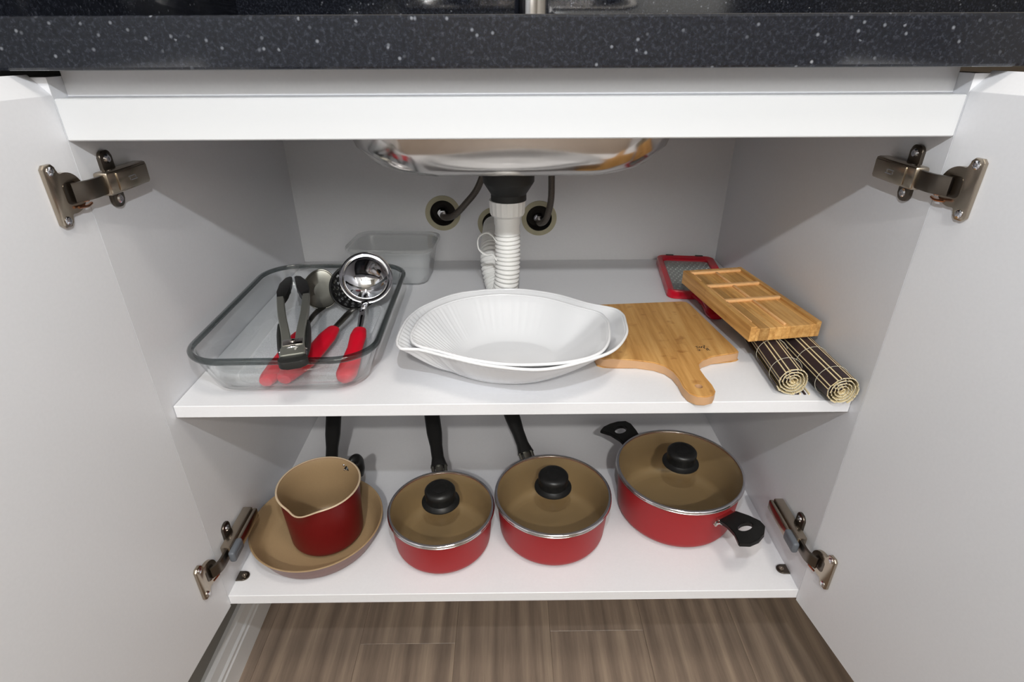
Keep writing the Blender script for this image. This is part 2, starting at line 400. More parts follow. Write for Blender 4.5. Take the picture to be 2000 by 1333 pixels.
def supply(label, pts, hole):
    t = thing('supply_hose', label, 'hose', hole, group=None)
    bm = new(); sweep(bm, [Vector(p)-Vector(hole) for p in pts], .0056, None, 14, n=40); build('hose', bm, 'hosegrey', t)
    bm = new(); lathe(bm, [(.009, 0), (.009, .016), (.0075, .02), (.0075, .03)], 6, (0, 0, 0)); o = build('hose_nut', bm, 'chrome', t, smooth=20)
    o.rotation_euler = (R(90), 0, 0); o.location = (0, .022, 0)
supply('grey braided supply hose curving from the left wall hole up behind the sink', [(-.1195, .50, .383), (-.118, .474, .380), (-.100, .461, .385), (-.077, .452, .408), (-.052, .445, .442), (-.035, .445, .50), (-.030, .445, .60)], (-.1205, .49, .382))
supply('grey braided supply hose rising straight from the right wall hole', [(.049, .50, .371), (.052, .474, .368), (.062, .462, .378), (.069, .455, .41), (.069, .45, .45), (.066, .445, .52), (.060, .445, .60)], (.0517, .49, .3716))
def faucet():
    t = thing('faucet', 'chrome faucet standing on the countertop behind the sink', 'faucet', (.034, .487, ZT1))
    bm = new(); lathe(bm, [(.036, 0), (.036, .008), (.031, .012)], 40); build('base_plate', bm, 'chrome', t)
    bm = new(); lathe(bm, [(.0265, .010), (.0265, .09), (.024, .10), (.005, .104)], 40); build('column', bm, 'chrome', t)
    bm = new(); sweep(bm, [(0, 0, .07), (-.003, -.03, .19), (-.006, -.1, .235), (-.01, -.17, .2), (-.011, -.185, .16)], .011, None, 18, up=(1, 0, 0), n=40); build('spout', bm, 'chrome', t)
    bm = new(); sweep(bm, [(.02, 0, .06), (.055, 0, .075), (.085, 0, .1)], [.008, .005], None, 12, n=12); build('lever', bm, 'chrome', t)
faucet()

# ------------------------------------------------------------------ the cabinet
cab = thing('sink_cabinet', 'white two-level sink cabinet with both doors standing open', 'cabinet')
PT = .016
def cpart(name, lo, hi, mat='white', bev=.0006):
    c = [(a+b)/2 for a, b in zip(lo, hi)]
    bm = new(); box(bm, [a-b for a, b in zip(lo, c)], [a-b for a, b in zip(hi, c)], bev, 1); return build(name, bm, mat, cab, smooth=0, loc=c)
for s in (-1, 1):
    a, b = sorted((s*HW, s*(HW+PT))); cpart('side_panel', (a, 0, -PT), (b, D+.02, .6285), bev=0)
cpart('bottom_panel', (-HW, 0, -PT), (HW, D, 0))
cpart('shelf', (-HW+.0006, .0167, S-.0155), (HW-.0006, D-.001, S))
cpart('front_rail', (-HW, 0, .5786), (HW, .014, .6124), 'white_edge', .001)
cpart('grip_channel', (-HW, .018, .6124), (HW, .030, ZT0-.0006), 'white')
cpart('grip_channel_floor', (-HW, .014, .6064), (HW, .030, .6122), 'white')
# back panel with three bored holes
def backpanel():
    HL = [(-.1205, .382, .023), (.0517, .3716, .023), (-.0294, .3627, .021)]
    bm = new(); box(bm, (-HW, D, -PT), (HW, D+.006, .63)); o = build('back_panel', bm, 'white', cab, smooth=0)
    cut = new()
    for x, z, r in HL: 
        vs = lathe(cut, [(r, -.03), (r, .03)], 48); xform(cut, vs, Matrix.Translation((x, D, z)) @ Matrix.Rotation(R(90), 4, 'X'))
    me = bpy.data.meshes.new('cut'); bmesh.ops.recalc_face_normals(cut, faces=cut.faces[:]); cut.to_mesh(me); cut.free(); co_ = bpy.data.objects.new('cut', me); C.objects.link(co_)
    m = o.modifiers.new('b', 'BOOLEAN'); m.operation = 'DIFFERENCE'; m.object = co_; m.solver = 'EXACT'
    dg = bpy.context.evaluated_depsgraph_get(); nm = bpy.data.meshes.new_from_object(o.evaluated_get(dg)); o.modifiers.clear(); o.data = nm; nm.name = 'back_panel'
    bpy.data.objects.remove(co_)
    for x, z, r in HL:
        bm = new(); lathe(bm, [(r, -.0012), (r, .0008), (r+.0085, .0008), (r+.0085, -.0002)], 48, cap0=False, cap1=False)
        build('hole_ring', bm, 'chip', o, loc=(x, D-.0003, z), rot=(R(90), 0, 0))
        bm = new(); lathe(bm, [(r-.0003, .0), (r-.0003, -.028), (.0001, -.028)], 40, cap0=False, cap1=True)
        build('hole_sleeve', bm, 'void', o, loc=(x, D, z), rot=(R(90), 0, 0))
        bm = new(); lathe(bm, [(.0085, -.028), (.0085, -.008), (.0065, -.006), (.0065, 0)], 24)
        build('valve_stub', bm, 'chrome', o, loc=(x-.003, D, z), rot=(R(90), 0, 0))
backpanel()
def door(s, ang, label):
    """hinge corner at (s*.383, -.001); ang = splay beyond 90 degrees"""
    t = build_door = None
    L, TH = .397, .016
    bm = new()
    # section in (thickness, z): inner face at 0, outer at TH; 45 degree cut on top
    sec = [(0, -.019), (TH, -.019), (TH, .6305), (TH-.0012, .6305), (0, .6150)]
    loft(bm, [[(s*tx, y, z) for tx, z in sec] for y in (0, -L)], True)
    bmesh.ops.bevel(bm, geom=bm.edges[:], offset=.00025, segments=1, affect='EDGES')
    o = build('door', bm, 'white', cab, smooth=0, loc=(s*.3821, -.0005, 0), rot=(0, 0, s*R(ang)))
    o['label'] = label
    return o
DL = door(-1, 4.0, 'left cabinet door standing open, plain white inner face')
DR = door(1, 9.2, 'right cabinet door standing open, plain white inner face')
def hinge(s, zc, soft, doorang, label):
    """wall side: body on side panel; x inward = -s"""
    X0 = s*HW
    P = lambda d, y, z: (X0-s*d, y, zc+z)      # d: distance inward from the side panel
    bm = new()
    def bx(d0, d1, y0, y1, z0, z1, bev=.0012, seg=2, b=bm):
        a, c = P(d0, y0, z0), P(d1, y1, z1)
        lo = [min(p, q) for p, q in zip(a, c)]; hi = [max(p, q) for p, q in zip(a, c)]; return box(b, lo, hi, bev, seg)
    # arm: long folded channel
    if soft:
        bx(.003, .0165, .010, .084, -.0100, .0100, .002); bx(.0165, .0225, .026, .084, -.0078, .0078, .0018)
    else:
        bx(.003, .0165, .010, .073, -.0105, .0105, .0024); bx(.0163, .0178, .022, .070, -.0080, .0080, .0006)
    arm = build('hinge', bm, 'nickel', cab, smooth=30); arm['label'] = label
    # mounting plate with two wings
    b2 = new()
    pts = rrect(.052, .017, .006, 5)
    b2v = prism(b2, pts, 0, .0035, .0008)
    xform(b2, b2.verts[:], Matrix(((0, 0, -s, X0), (0, 1, 0, .036), (1, 0, 0, zc), (0, 0, 0, 1))))
    build('mounting_plate', b2, 'nickel_dark', arm)
    for dz in (-.0185, .0185):
        b3 = new(); lathe(b3, [(.0042, 0), (.0042, .001), (.003, .0022), (.0012, .0022), (.001, .0012), (.0001, .0012)], 16)
        xform(b3, b3.verts[:], Matrix(((0, 0, -s, X0-s*.0035), (0, 1, 0, .036), (1, 0, 0, zc+dz), (0, 0, 0, 1))))
        build('screw', b3, 'chrome', arm)
    if soft:
        b3 = new(); bx(.0158, .0242, .002, .030, -.0082, .0082, .0030, 3, b3); bx(.0225, .0245, .008, .024, -.0015, .0015, .0006, 1, b3)
        o = build('soft_close_damper', b3, 'damper', arm); o['label'] = 'grey plastic damper tip'
    else:
        b3 = new()   # small stamped mark, an open parallelogram, on the arm
        for (y0, y1, z0, z1) in ((.037, .047, .0014, .0022), (.040, .050, -.0022, -.0014), (.0475, .0483, -.001, .0018), (.0385, .0393, -.0018, .001)):
            bx(.0176, .0182, y0, y1, z0, z1, 0, 1, b3)
        build('stamped_mark', b3, 'chrome', arm)
    # link from the arm to the cup
    b4 = new()
    sweep(b4, [P(.011, .016, 0), P(.0115, .004, 0), P(.0105, -.010, 0), P(.004, -.021, 0)], .0085, .0020, 12, up=(-s, .3, 0), n=14, power=6)
    build('link', b4, 'nickel_dark', arm, smooth=40)
    b5 = new(); sweep(b5, [P(.007, -.013, -.009), P(.007, -.013, .0005)], .0028, None, 12, up=(0, 1, 0)); sweep(b5, [P(.005, -.0215, -.0125), P(.0062, -.012, -.0135), P(.0055, -.005, -.0125)], .0012, None, 8, n=8)
    o = build('hinge_pin', b5, 'copper', arm)
    # cup with flange on the door face
    A = R(doorang)
    nx = Vector((-s*math.cos(A), -math.sin(A), 0)); dy = Vector((s*math.sin(A), -math.cos(A), 0))
    base = Vector((s*.3821, -.0005, zc))
    m = Matrix(((dy.x, 0, nx.x, base.x), (dy.y, 0, nx.y, base.y), (0, 1, 0, base.z), (0, 0, 0, 1)))
    b6 = new()
    # outline in (along door, z): bar wing joined with the round cup
    outl = []
    rc, cy, bar0, bar1, hz = .0172, .0215, .0275, .0405, .026
    for k in range(0, 41):
        a = R(250-140*k/40) if False else None
    pts = []
    a0 = math.acos((bar0-cy)/rc)
    for k in range(25):
        a = a0+(2*PI-2*a0)*k/24; pts.append((cy+rc*math.cos(a), rc*math.sin(a)))
    pts += [(bar0, -hz+.003), (bar0+.003, -hz), (bar1-.003, -hz), (bar1, -hz+.003), (bar1, hz-.003), (bar1-.003, hz), (bar0+.003, hz), (bar0, hz-.003)]
    prism(b6, pts, 0, .0042, .0011); xform(b6, b6.verts[:], m)
    build('cup_plate', b6, 'nickel', arm, smooth=30)
    b7 = new(); prism(b7, rrect(.015, .0185, .004, 5, cy-.002, 0), .0040, .0046); xform(b7, b7.verts[:], m)
    o = build('cup_recess', b7, 'nickel_dark', arm)
    for dz in (-.0205, .0205):
        b8 = new(); lathe(b8, [(.0036, .0040), (.0036, .0050), (.0022, .0058), (.0008, .0058), (.0006, .0050), (.0001, .0050)], 16, ((bar0+bar1)/2, dz, 0)); xform(b8, b8.verts[:], m)
        build('screw', b8, 'chrome', arm)
hinge(-1, .5395, False, 4.0, 'upper left hinge, nickel with a stamped mark')
hinge(1, .5405, False, 9.2, 'upper right hinge, nickel with a stamped mark')
hinge(-1, .0685, True, 4.0, 'lower left hinge, nickel with a grey damper tip')
hinge(1, .0745, True, 9.2, 'lower right hinge, nickel with a grey damper tip')
for s, y in ((-1, .031), (1, .033)):
    bm = new()
    pts = [(-s*.0005, -.008)]+[(-s*(.009+.0075*math.cos(R(a))), .0075*math.sin(R(a))) for a in range(-90, 91, 15)]+[(-s*.0005, .008)]
    prism(bm, pts, 0, .0022, .0006); o = build('leg_fixing', bm, 'nickel_dark', cab, loc=(s*HW, y, 0))
    bm = new(); lathe(bm, [(.0034, .002), (.0034, .0032), (.001, .0032), (.0001, .0024)], 14, (-s*.010, 0, 0)); build('screw', bm, 'nickel', o)

# ------------------------------------------------------------------ glass baking dish
def dish():
    t = thing('baking_dish', 'clear glass rectangular baking dish holding the utensils', 'baking dish', (-.2655, .1755, S), R(1.0))
    W0, L0 = .213, .302
    prof = [(.150, .235, .030, .0002), (.170, .258, .035, .002), (.182, .272, .038, .008), (W0-.010, L0-.012, .043, .038), (W0-.004, L0-.006, .045, .050)]
    th = .0035
    bm = new()
    outer = [[(x, y, z) for x, y in rrect(w_, l_, r_, 10)] for w_, l_, r_, z in prof]
    inner = [[(x, y, z+(th if k < 2 else .001)) for x, y in rrect(w_-2*th, l_-2*th, r_-th, 10)] for k, (w_, l_, r_, z) in enumerate(prof)][::-1]
    loft(bm, outer+inner, True, False, False)
    build('wall', bm, 'glass', t, smooth=60)
    bm = new(); prism(bm, rrect(.1415, .2265, .028, 10), .0006, .0036); build('stippled_floor', bm, 'glass_floor', t)
    # rolled rim, widened to a grip at the two short ends
    base = [Vector((x, y, 0)) for x, y in rrect(W0-.001, L0-.003, .046, 14)]
    rings = []
    n = len(base)
    sec = [(-.0022, -.0035), (.0015, -.0045), (.0034, -.002), (.0034, .001), (.001, .0027), (-.0018, .0027), (-.0030, .0005)]
    for i, p in enumerate(base):
        tg = (base[(i+1) % n]-base[i-1]).normalized(); nr = Vector((tg.y, -tg.x, 0))
        rings.append([p+nr*o_+Vector((0, 0, .0525+z_)) for o_, z_ in sec])
    rings.append(rings[0]); bm = new(); loft(bm, rings, True, False, False); bmesh.ops.remove_doubles(bm, verts=bm.verts[:], dist=1e-6)
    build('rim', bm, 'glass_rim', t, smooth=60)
    for s in (-1, 1):
        bm = new(); y0 = s*(L0/2)
        o_ = [(-.062, 0), (-.05, s*.008), (-.035, s*.0125), (.035, s*.0125), (.05, s*.008), (.062, 0)]
        rr = []
        for (x, dy_) in [(q[0], q[1]) for q in cspline([(a, b, 0) for a, b in o_], 36)] if False else o_:
            rr.append([(x, y0-s*.001, .0475), (x, y0+dy_, .044), (x, y0+dy_+s*.001, .0465), (x, y0+dy_, .0485), (x, y0-s*.001, .0535)])
        loft(bm, rr, True); build('end_grip', bm, 'glass', t, smooth=50)
    # tiny raised moulding mark on the front end
    bm = new()
    for k, w_ in enumerate((.002, .0012, .002, .0016)): box(bm, (-.030+k*.004, -.1535, .0395), (-.030+k*.004+w_, -.1527, .0425))
    build('moulded_mark', bm, 'glass', t)
dish()

# ------------------------------------------------------------------ utensils in the dish
CAM = Vector((-0.0059, -0.5144, 0.6529))
def utensil_handle(bm_pts, t, base, mat='silicone', W=(.0085, .0125, .012, .0095, .0105, .008), T=(.006, .0085, .0085, .007, .0075, .005)):
    bm = new(); sweep(bm, [Vector(p)-base for p in bm_pts], list(W), list(T), 18, n=30); build('handle', bm, mat, t, smooth=60)
def disc_frame(c, handle_pt, tilt=1.0, up=Vector((0, 0, 1))):
    c = Vector(c); n = ((CAM-c).normalized()*tilt+up*(1-tilt)).normalized()
    y = (c-Vector(handle_pt)); y = (y-n*y.dot(n)).normalized(); x = y.cross(n)
    m = Matrix((x, y, n)).transposed().to_4x4(); m.translation = c; return m
def ladle():
    b = Vector((-.1977, .0593, S+.010)); t = thing('ladle', 'chrome ladle with round polished bowl and red silicone handle', 'ladle', b)
    utensil_handle([(-.1979, .055, S+.0105), (-.1977, .068, S+.0125), (-.198, .10, S+.017), (-.1988, .132, S+.0235), (-.199, .150, S+.028)], t, b)
    bm = new(); c = Vector((-.215, .2735, .345)); m = disc_frame(c, (-.2041, .1983, .3291), .80); rim = m @ Vector((0, -.036, 0))
    sweep(bm, [Vector(p)-b for p in [(-.199, .146, S+.0272), (-.2005, .163, S+.031), (-.204, .192, S+.035), tuple(rim)]], [.0032, .0042, .0042, .006], [.0028, .0028, .0022, .0012], 12, n=16); build('shaft', bm, 'chrome', t)
    bm = new()
    prof = [(.0385, .0000), (.0383, .0008), (.0345, .0011), (.0325, .0004), (.0312, .0000), (.0302, .0008), (.0285, .0028), (.025, .0056), (.020, .0084), (.014, .0106), (.007, .0119), (.0001, .0122)]
    lathe(bm, prof, 64, cap0=False, cap1=True)
    xform(bm, bm.verts[:], Matrix.Translation(-b) @ m)
    o = build('bowl', bm, 'chrome', t, smooth=60); md = o.modifiers.new('thickness', 'SOLIDIFY'); md.thickness = .0009; md.offset = -1
ladle()
def skimmer():
    b = Vector((-.2685, .0638, S+.010)); t = thing('skimmer', 'black perforated skimmer with red handle, its head behind the ladle', 'skimmer', b)
    utensil_handle([(-.2685, .055, S+.0105), (-.2665, .068, S+.0115), (-.2535, .10, S+.0135), (-.2445, .14, S+.0175), (-.239, .168, S+.0205)], t, b, W=(.008, .0115, .0135, .0125, .012, .008))
    bm = new(); c = Vector((-.2345, .275, .330)); m = disc_frame(c, (-.224, .2136, .318), .70); rim = m @ Vector((0, -.034, 0))
    sweep(bm, [Vector(p)-b for p in [(-.240, .164, S+.0202), (-.2335, .185, S+.023), (-.2265, .208, S+.0265), tuple(rim)]], [.0035, .0048, .0052, .006], [.003, .003, .0024, .0014], 12, n=16); build('shaft', bm, 'steel_dark', t)
    # perforated shallow dish: rings of cells with gaps
    bm = new(); seg = 72; radii = [0.0365, .0345, .0318, .0292, .027, .0238, .021, .0178, .015, .0001]
    rows = []
    for r in radii: rows.append([bm.verts.new((r*math.cos(2*PI*k/seg), r*math.sin(2*PI*k/seg), -.012*(1-(r/.0365)**2))) for k in range(seg)])
    for i in range(len(radii)-1):
        for k in range(seg):
            if i in (2, 4, 6) and k % 4 in (0, 1): continue
            bm.faces.new((rows[i][k], rows[i][(k+1) % seg], rows[i+1][(k+1) % seg], rows[i+1][k]))
    xform(bm, bm.verts[:], Matrix.Translation(-b) @ m)
    o = build('perforated_head', bm, 'black', t, smooth=50); md = o.modifiers.new('thickness', 'SOLIDIFY'); md.thickness = .0016; md.offset = -1
skimmer()
def server():
    b = Vector((-.2889, .0584, S+.010)); t = thing('serving_spatula', 'dark steel serving spatula with egg-shaped blade and red handle under the tongs', 'spatula', b)
    utensil_handle([(-.2893, .052, S+.0095), (-.2885, .066, S+.0095), (-.2862, .10, S+.012), (-.2848, .135, S+.015), (-.2835, .158, S+.0175)], t, b, W=(.0075, .0105, .0115, .010, .010, .006))
    c = Vector((-.2845, .274, .3265)); m = disc_frame(c, (-.275, .2246, .3201), .72)
    bm = new(); neck = m @ Vector((.002, -.028, -.003))
    sweep(bm, [Vector(p)-b for p in [(-.2837, .154, S+.0172), (-.2805, .175, S+.0195), (-.2765, .205, S+.0235), tuple(neck)]], [.0035, .0038, .0045, .0075], [.003, .0024, .002, .001], 12, n=16); build('shaft', bm, 'steel_dark', t)
    bm = new(); N = 48
    outl = []
    for k in range(N):
        a = 2*PI*k/N; yy = math.sin(a); xx = math.cos(a); outl.append((xx*.0255*(1-.16*yy), yy*.0315+.001))
    rings = []
    for f, z in ((1, 0), (.93, -.0022), (.75, -.0032), (.4, -.0038)): rings.append([(x*f, y*f, z) for x, y in outl])
    loft(bm, rings, True, False, True)
    # bent-up left wing of the blade
    for v in bm.verts:
        if v.co.x < -.008: v.co.z += (-.008-v.co.x)*.45
    xform(bm, bm.verts[:], Matrix.Translation(-b) @ m)
    o = build('blade', bm, 'steel_dark', t, smooth=25); md = o.modifiers.new('thickness', 'SOLIDIFY'); md.thickness = .0011; md.offset = -1
server()
def tongs():
    b = Vector((-.2345, .012, S+.0595)); t = thing('tongs', 'steel kitchen tongs with black scalloped heads leaning on the dish rim', 'tongs', b)
    ax = Vector((-.3205, .2700, S+.052))-b                # towards the heads
    xd = ax.normalized(); side = xd.cross(Vector((0, 0, 1))).normalized(); upv = side.cross(xd).normalized()
    L = ax.length
    m = Matrix((side, xd, upv)).transposed().to_4x4()       # x = right, y = along, z = up
    def put(bm): xform(bm, bm.verts[:], m)
    for s in (-1, 1):
        bm = new(); P = [(s*.0072, .014, 0), (s*.0078, .06, 0), (s*.0135, .13, 0), (s*.0165, L*.70, 0)]
        sp = spline(P, 24); rings = []
        for i, p in enumerate(sp):
            f = i/24; w_ = .0052-.0006*f
            # open channel section: flat back with two lips
            sec = [(-w_, .004), (-w_+.001, .0052), (w_-.001, .0052), (w_, .004), (w_, -.002), (w_-.0008, -.002), (w_-.0009, .0038), (-w_+.0009, .0038), (-w_+.0008, -.002), (-w_, -.002)]
            rings.append([(p.x+a_, p.y, p.z+c_) for a_, c_ in sec])
        loft(bm, rings); put(bm); arm = build('arm', bm, 'tong_steel', t, smooth=40)
        bm = new()   # scalloped head
        ctr = [(s*.0168, L*.68), (s*.0195, L*.78), (s*.0165, L*.90), (s*.0085, L*.985), (s*.0022, L*1.0)]
        inn = [(s*.0015, L*.985), (s*.0025, L*.94), (s*.0028, L*.90), (s*.0040, L*.86), (s*.0042, L*.82), (s*.0062, L*.79), (s*.0070, L*.75), (s*.0098, L*.72), (s*.0112, L*.68)]
        o_ = [(s*.0205, L*.68)]+[(a_+s*.002, b_) for a_, b_ in ctr[1:]]+inn
        n_ = len(o_); prism(bm, o_, -.004, .0048, .0007); put(bm); o = build('head', bm, 'black', t); o['label'] = 'black scalloped head'
        bm = new(); sweep(bm, [(s*.0125, .020, -.003), (s*.0150, .045, -.004), (s*.0165, .080, -.004), (s*.0170, .108, -.003)], [.0025, .003, .003, .002], [.0045, .006, .006, .004], 12, n=16); put(bm)
        o = build('grip', bm, 'black_matt', t); o['label'] = 'black side grip'
    bm = new(); prism(bm, rrect(.026, .020, .003, 4, 0, .016), -.001, .0062, .001); put(bm); build('hinge_plate', bm, 'tong_steel', t)
    bm = new(); lathe(bm, [(.0032, .006), (.0032, .0074), (.0018, .0082), (.0001, .0082)], 18, (0, .040, 0)); 
    box(bm, (-.011, .030, .0035), (.011, .046, .0062), .001); put(bm); build('rivet', bm, 'steel', t)
    bm = new(); sweep(bm, [(-.0135, .024, .001), (-.0138, .012, .001), (-.0135, .006, .001)], .0008, None, 6); sweep(bm, [(.0135, .024, .001), (.0138, .012, .001), (.0135, .006, .001)], .0008, None, 6)
    sweep(bm, [(-.0145, .0235, .0015), (0, .0225, .0068), (.0145, .0235, .0015)], .0009, None, 6, n=10); put(bm); build('locking_ring', bm, 'chrome', t)
    bm = new(); prism(bm, [(x, y) for x, y in rrect(.030, .019, .008, 6, 0, -.0005)], -.004, .0045, .0015); put(bm); o = build('pull_tab', bm, 'black_matt', t); o['label'] = 'black pull tab'
tongs()

# ------------------------------------------------------------------ food container behind the dish
def container():
    t = thing('food_container', 'cloudy clear plastic food container with flat lid in the back left corner', 'food container', (-.197, .412, S), R(-4))
    bm = new(); L = []
    for w_, l_, r_, z in ((.112, .076, .016, 0), (.116, .080, .018, .002), (.137, .098, .022, .056), (.139, .100, .022, .058)): L.append([(x, y, z) for x, y in rrect(w_, l_, r_, 8)])
    L += [[(x, y, z) for x, y in rrect(w_, l_, r_, 8)] for w_, l_, r_, z in ((.1365, .0975, .021, .058), (.1345, .0955, .021, .055), (.1135, .0775, .0165, .0033))]
    loft(bm, L, True, True, True); build('tub', bm, 'tub', t, smooth=50)
    bm = new(); L = []
    for w_, l_, r_, z in ((.146, .107, .024, .0575), (.147, .108, .025, .0615), (.145, .106, .024, .0645), (.136, .097, .021, .0645), (.133, .094, .02, .0625), (.128, .089, .018, .0625)): L.append([(x, y, z) for x, y in rrect(w_, l_, r_, 8)])
    loft(bm, L, True, False, True); build('lid', bm, 'tub', t, smooth=30)
container()

# ------------------------------------------------------------------ two nested leaf-shaped bowls
def bowl(name, label, rim_pts, base_c, base_r, h, zoff, ribs, lipz, thick=.0028):
    c = Vector((base_c[0], base_c[1], 0)); N = 256; NR = 26
    rim = cspline([(x-c.x, y-c.y, 0) for x, y in rim_pts], N)
    t = thing(name, label, 'bowl', (c.x, c.y, S+zoff))
    bm = new(); rings = []
    for j in range(NR+1):
        s = j/NR; ring = []
        for k, p in enumerate(rim):
            a = math.atan2(p.y, p.x); bx, by = base_r[0]*math.cos(a), base_r[1]*math.sin(a)
            a_ = s**.92; z = h*(s**1.25)*(1.0-.0*s)
            if s > .86: z = h*(.86**1.25)+(h-h*.86**1.25)*((s-.86)/.14)*.75+lipz*0
            x, y = bx+(p.x-bx)*a_, by+(p.y-by)*a_
            # tips lifted a little
            d = p.length/.14; z += s*s*lipz*max(0, d-.82)
            if ribs:
                wgt = max(0, min(1, (math.cos(a-R(165))+.55)/.9))*min(1, max(0, (s-.18)/.25))
                rb = .00062*wgt*(1 if s < .9 else max(.25, 1-(s-.9)*9))*math.cos(a*92); x += rb*math.cos(a); y += rb*math.sin(a); z -= rb*.8
            ring.append((x, y, z))
        rings.append(ring)
    loft(bm, rings, True, False, False)
    fl = [(base_r[0]*math.cos(math.atan2(p.y, p.x)), base_r[1]*math.sin(math.atan2(p.y, p.x))) for p in rim]
    rings2 = [[(x*f, y*f, 0) for x, y in fl] for f in (1, .5, .02)]
    loft(bm, rings2, True, False, True); bmesh.ops.remove_doubles(bm, verts=bm.verts[:], dist=1e-6)
    o = build('body', bm, 'porcelain', t, smooth=80)
    for f in o.data.polygons: f.use_smooth = True
    md = o.modifiers.new('thickness', 'SOLIDIFY'); md.thickness = thick; md.offset = 1 if False else 0
    # rolled edge
    n = len(rings[-1]); er = [Vector(p) for p in rings[-1]]; rr = []
    for i, p in enumerate(er):
        tg = (er[(i+1) % n]-er[i-1]).normalized(); a1, b1 = frame(tg, Vector((0, 0, 1)))
        rr.append([p+a1*.0019*math.cos(2*PI*q/8)+b1*.0019*math.sin(2*PI*q/8) for q in range(8)])
    rr.append(rr[0]); bm = new(); loft(bm, rr, True, False, False); bmesh.ops.remove_doubles(bm, verts=bm.verts[:], dist=1e-6); build('rim', bm, 'porcelain', t, smooth=80)
    bm = new(); loft(bm, [[(x*f, y*f, z) for x, y in fl] for f, z in ((.97, .001), (.985, -.0035), (.90, -.0035), (.89, .001))], True, False, False)
    build('foot_ring', bm, 'porcelain', t, smooth=50)
big = [(-.132, .058), (-.1325, .090), (-.128, .125), (-.111, .160), (-.069, .198), (0.0, .210), (.055, .193), (.099, .160), (.128, .1445), (.137, .128), (.137, .107), (.132, .073), (.112, .036), (.080, .013), (.030, -.006), (-.023, .002), (-.068, .021), (-.104, .039), (-.124, .042)]
small = [(-.117, .066), (-.1165, .090), (-.112, .115), (-.097, .145), (-.065, .173), (-.014, .187), (.040, .175), (.084, .144), (.107, .127), (.1135, .110), (.114, .092), (.107, .050), (.090, .021), (.053, .004), (-.002, .001), (-.046, .013), (-.081, .031), (-.108, .046)]
bowl('serving_bowl', 'larger white leaf-shaped serving bowl with ribbed side, underneath', big, (-.006, .1045), (.066, .047), .0565, .0036, True, .0)
bowl('serving_bowl', 'smaller white leaf-shaped serving bowl nested inside the larger one', small, (-.004, .0990), (.056, .040), .0500, .0120, True, .0)

# ------------------------------------------------------------------ cutting board with handle
def cutting_board():
    O = [(.1200, .258), (.2560, .2687), (.2635, .266), (.2665, .258), (.2861, .1165), (.2858, .1112), (.2825, .1085), (.275, .1060), (.2487, .0989), (.2339, .0902), (.2258, .0803), (.2238, .0690), (.2248, .0517), (.2272, .0348), (.2268, .0208), (.2215, .0120), (.2125, .0085), (.2030, .0095), (.1958, .0165), (.1928, .0288), (.1926, .0476), (.1900, .0639), (.1835, .0762), (.1722, .0846), (.1527, .0905), (.1227, .0936), (.1120, .0950), (.1060, .0990), (.1035, .106), (.1010, .236), (.1030, .250), (.1090, .2565)]
    c = Vector((.19, .15, 0)); t = thing('cutting_board', 'bamboo cutting board with handle, lying beside the white bowls', 'cutting board', (c.x, c.y, S))
    o_ = [(x-c.x, y-c.y) for x, y in O]
    # slab with a round hanging hole
    bm = new(); hc = (.2105-c.x, .030-c.y); hr = .0044
    H = [(hc[0]+hr*math.cos(-2*PI*k/24), hc[1]+hr*math.sin(-2*PI*k/24)) for k in range(24)]
    for z in (0, .0125):
        vo = [bm.verts.new((x, y, z)) for x, y in o_]; vh = [bm.verts.new((x, y, z)) for x, y in H]
        es = [bm.edges.new((vo[i], vo[(i+1) % len(vo)])) for i in range(len(vo))]+[bm.edges.new((vh[i], vh[(i+1) % 24])) for i in range(24)]
        bmesh.ops.triangle_fill(bm, edges=es, use_beauty=True)
        if z == 0: a0, h0 = vo, vh
    for i in range(len(vo)):
        f = bm.faces.new((a0[i], a0[(i+1) % len(vo)], vo[(i+1) % len(vo)], vo[i])); f.material_index = 1
    for i in range(24):
        f = bm.faces.new((h0[i], h0[(i+1) % 24], vh[(i+1) % 24], vh[i])); f.material_index = 2
    bmesh.ops.bevel(bm, geom=[e for e in bm.edges if len(e.link_faces) == 2 and abs(e.verts[0].co.z-e.verts[1].co.z) < 1e-6 and {f.material_index for f in e.link_faces} == {0, 1}], offset=.0012, segments=2, affect='EDGES')
    build('board', bm, 'board', t, smooth=40, mats=['board', 'board_side', 'board_side'])
    # burnt-in maker's scribble
    bm = new(); base = Vector((.2345, .119, .0127))-Vector((c.x, c.y, 0))
    strokes = [[(0, .006), (.004, .0065), (.001, .004), (.0045, .002), (.0005, .001)], [(.006, .006), (.0065, .002), (.009, .0018), (.0095, .006)], [(.011, .0065), (.013, .004), (.0155, .007)], [(.013, .004), (.0125, .0)],
               [(-.0, -.003), (.004, -.0025), (.003, -.006), (.0, -.0055)], [(.0135, .0085), (.0165, .0085)], [(.015, .0), (.0155, -.0055)], [(.0175, .0015), (.018, -.0045), (.020, -.005)]]
    for st in strokes: sweep(bm, [base+Vector((x*.80, y*.95, 0)) for x, y in st], .0006, .00012, 6)
    o = build('burnt_lettering', bm, 'void', t, smooth=0)
cutting_board()
MT['void'].node_tree  # shared dark

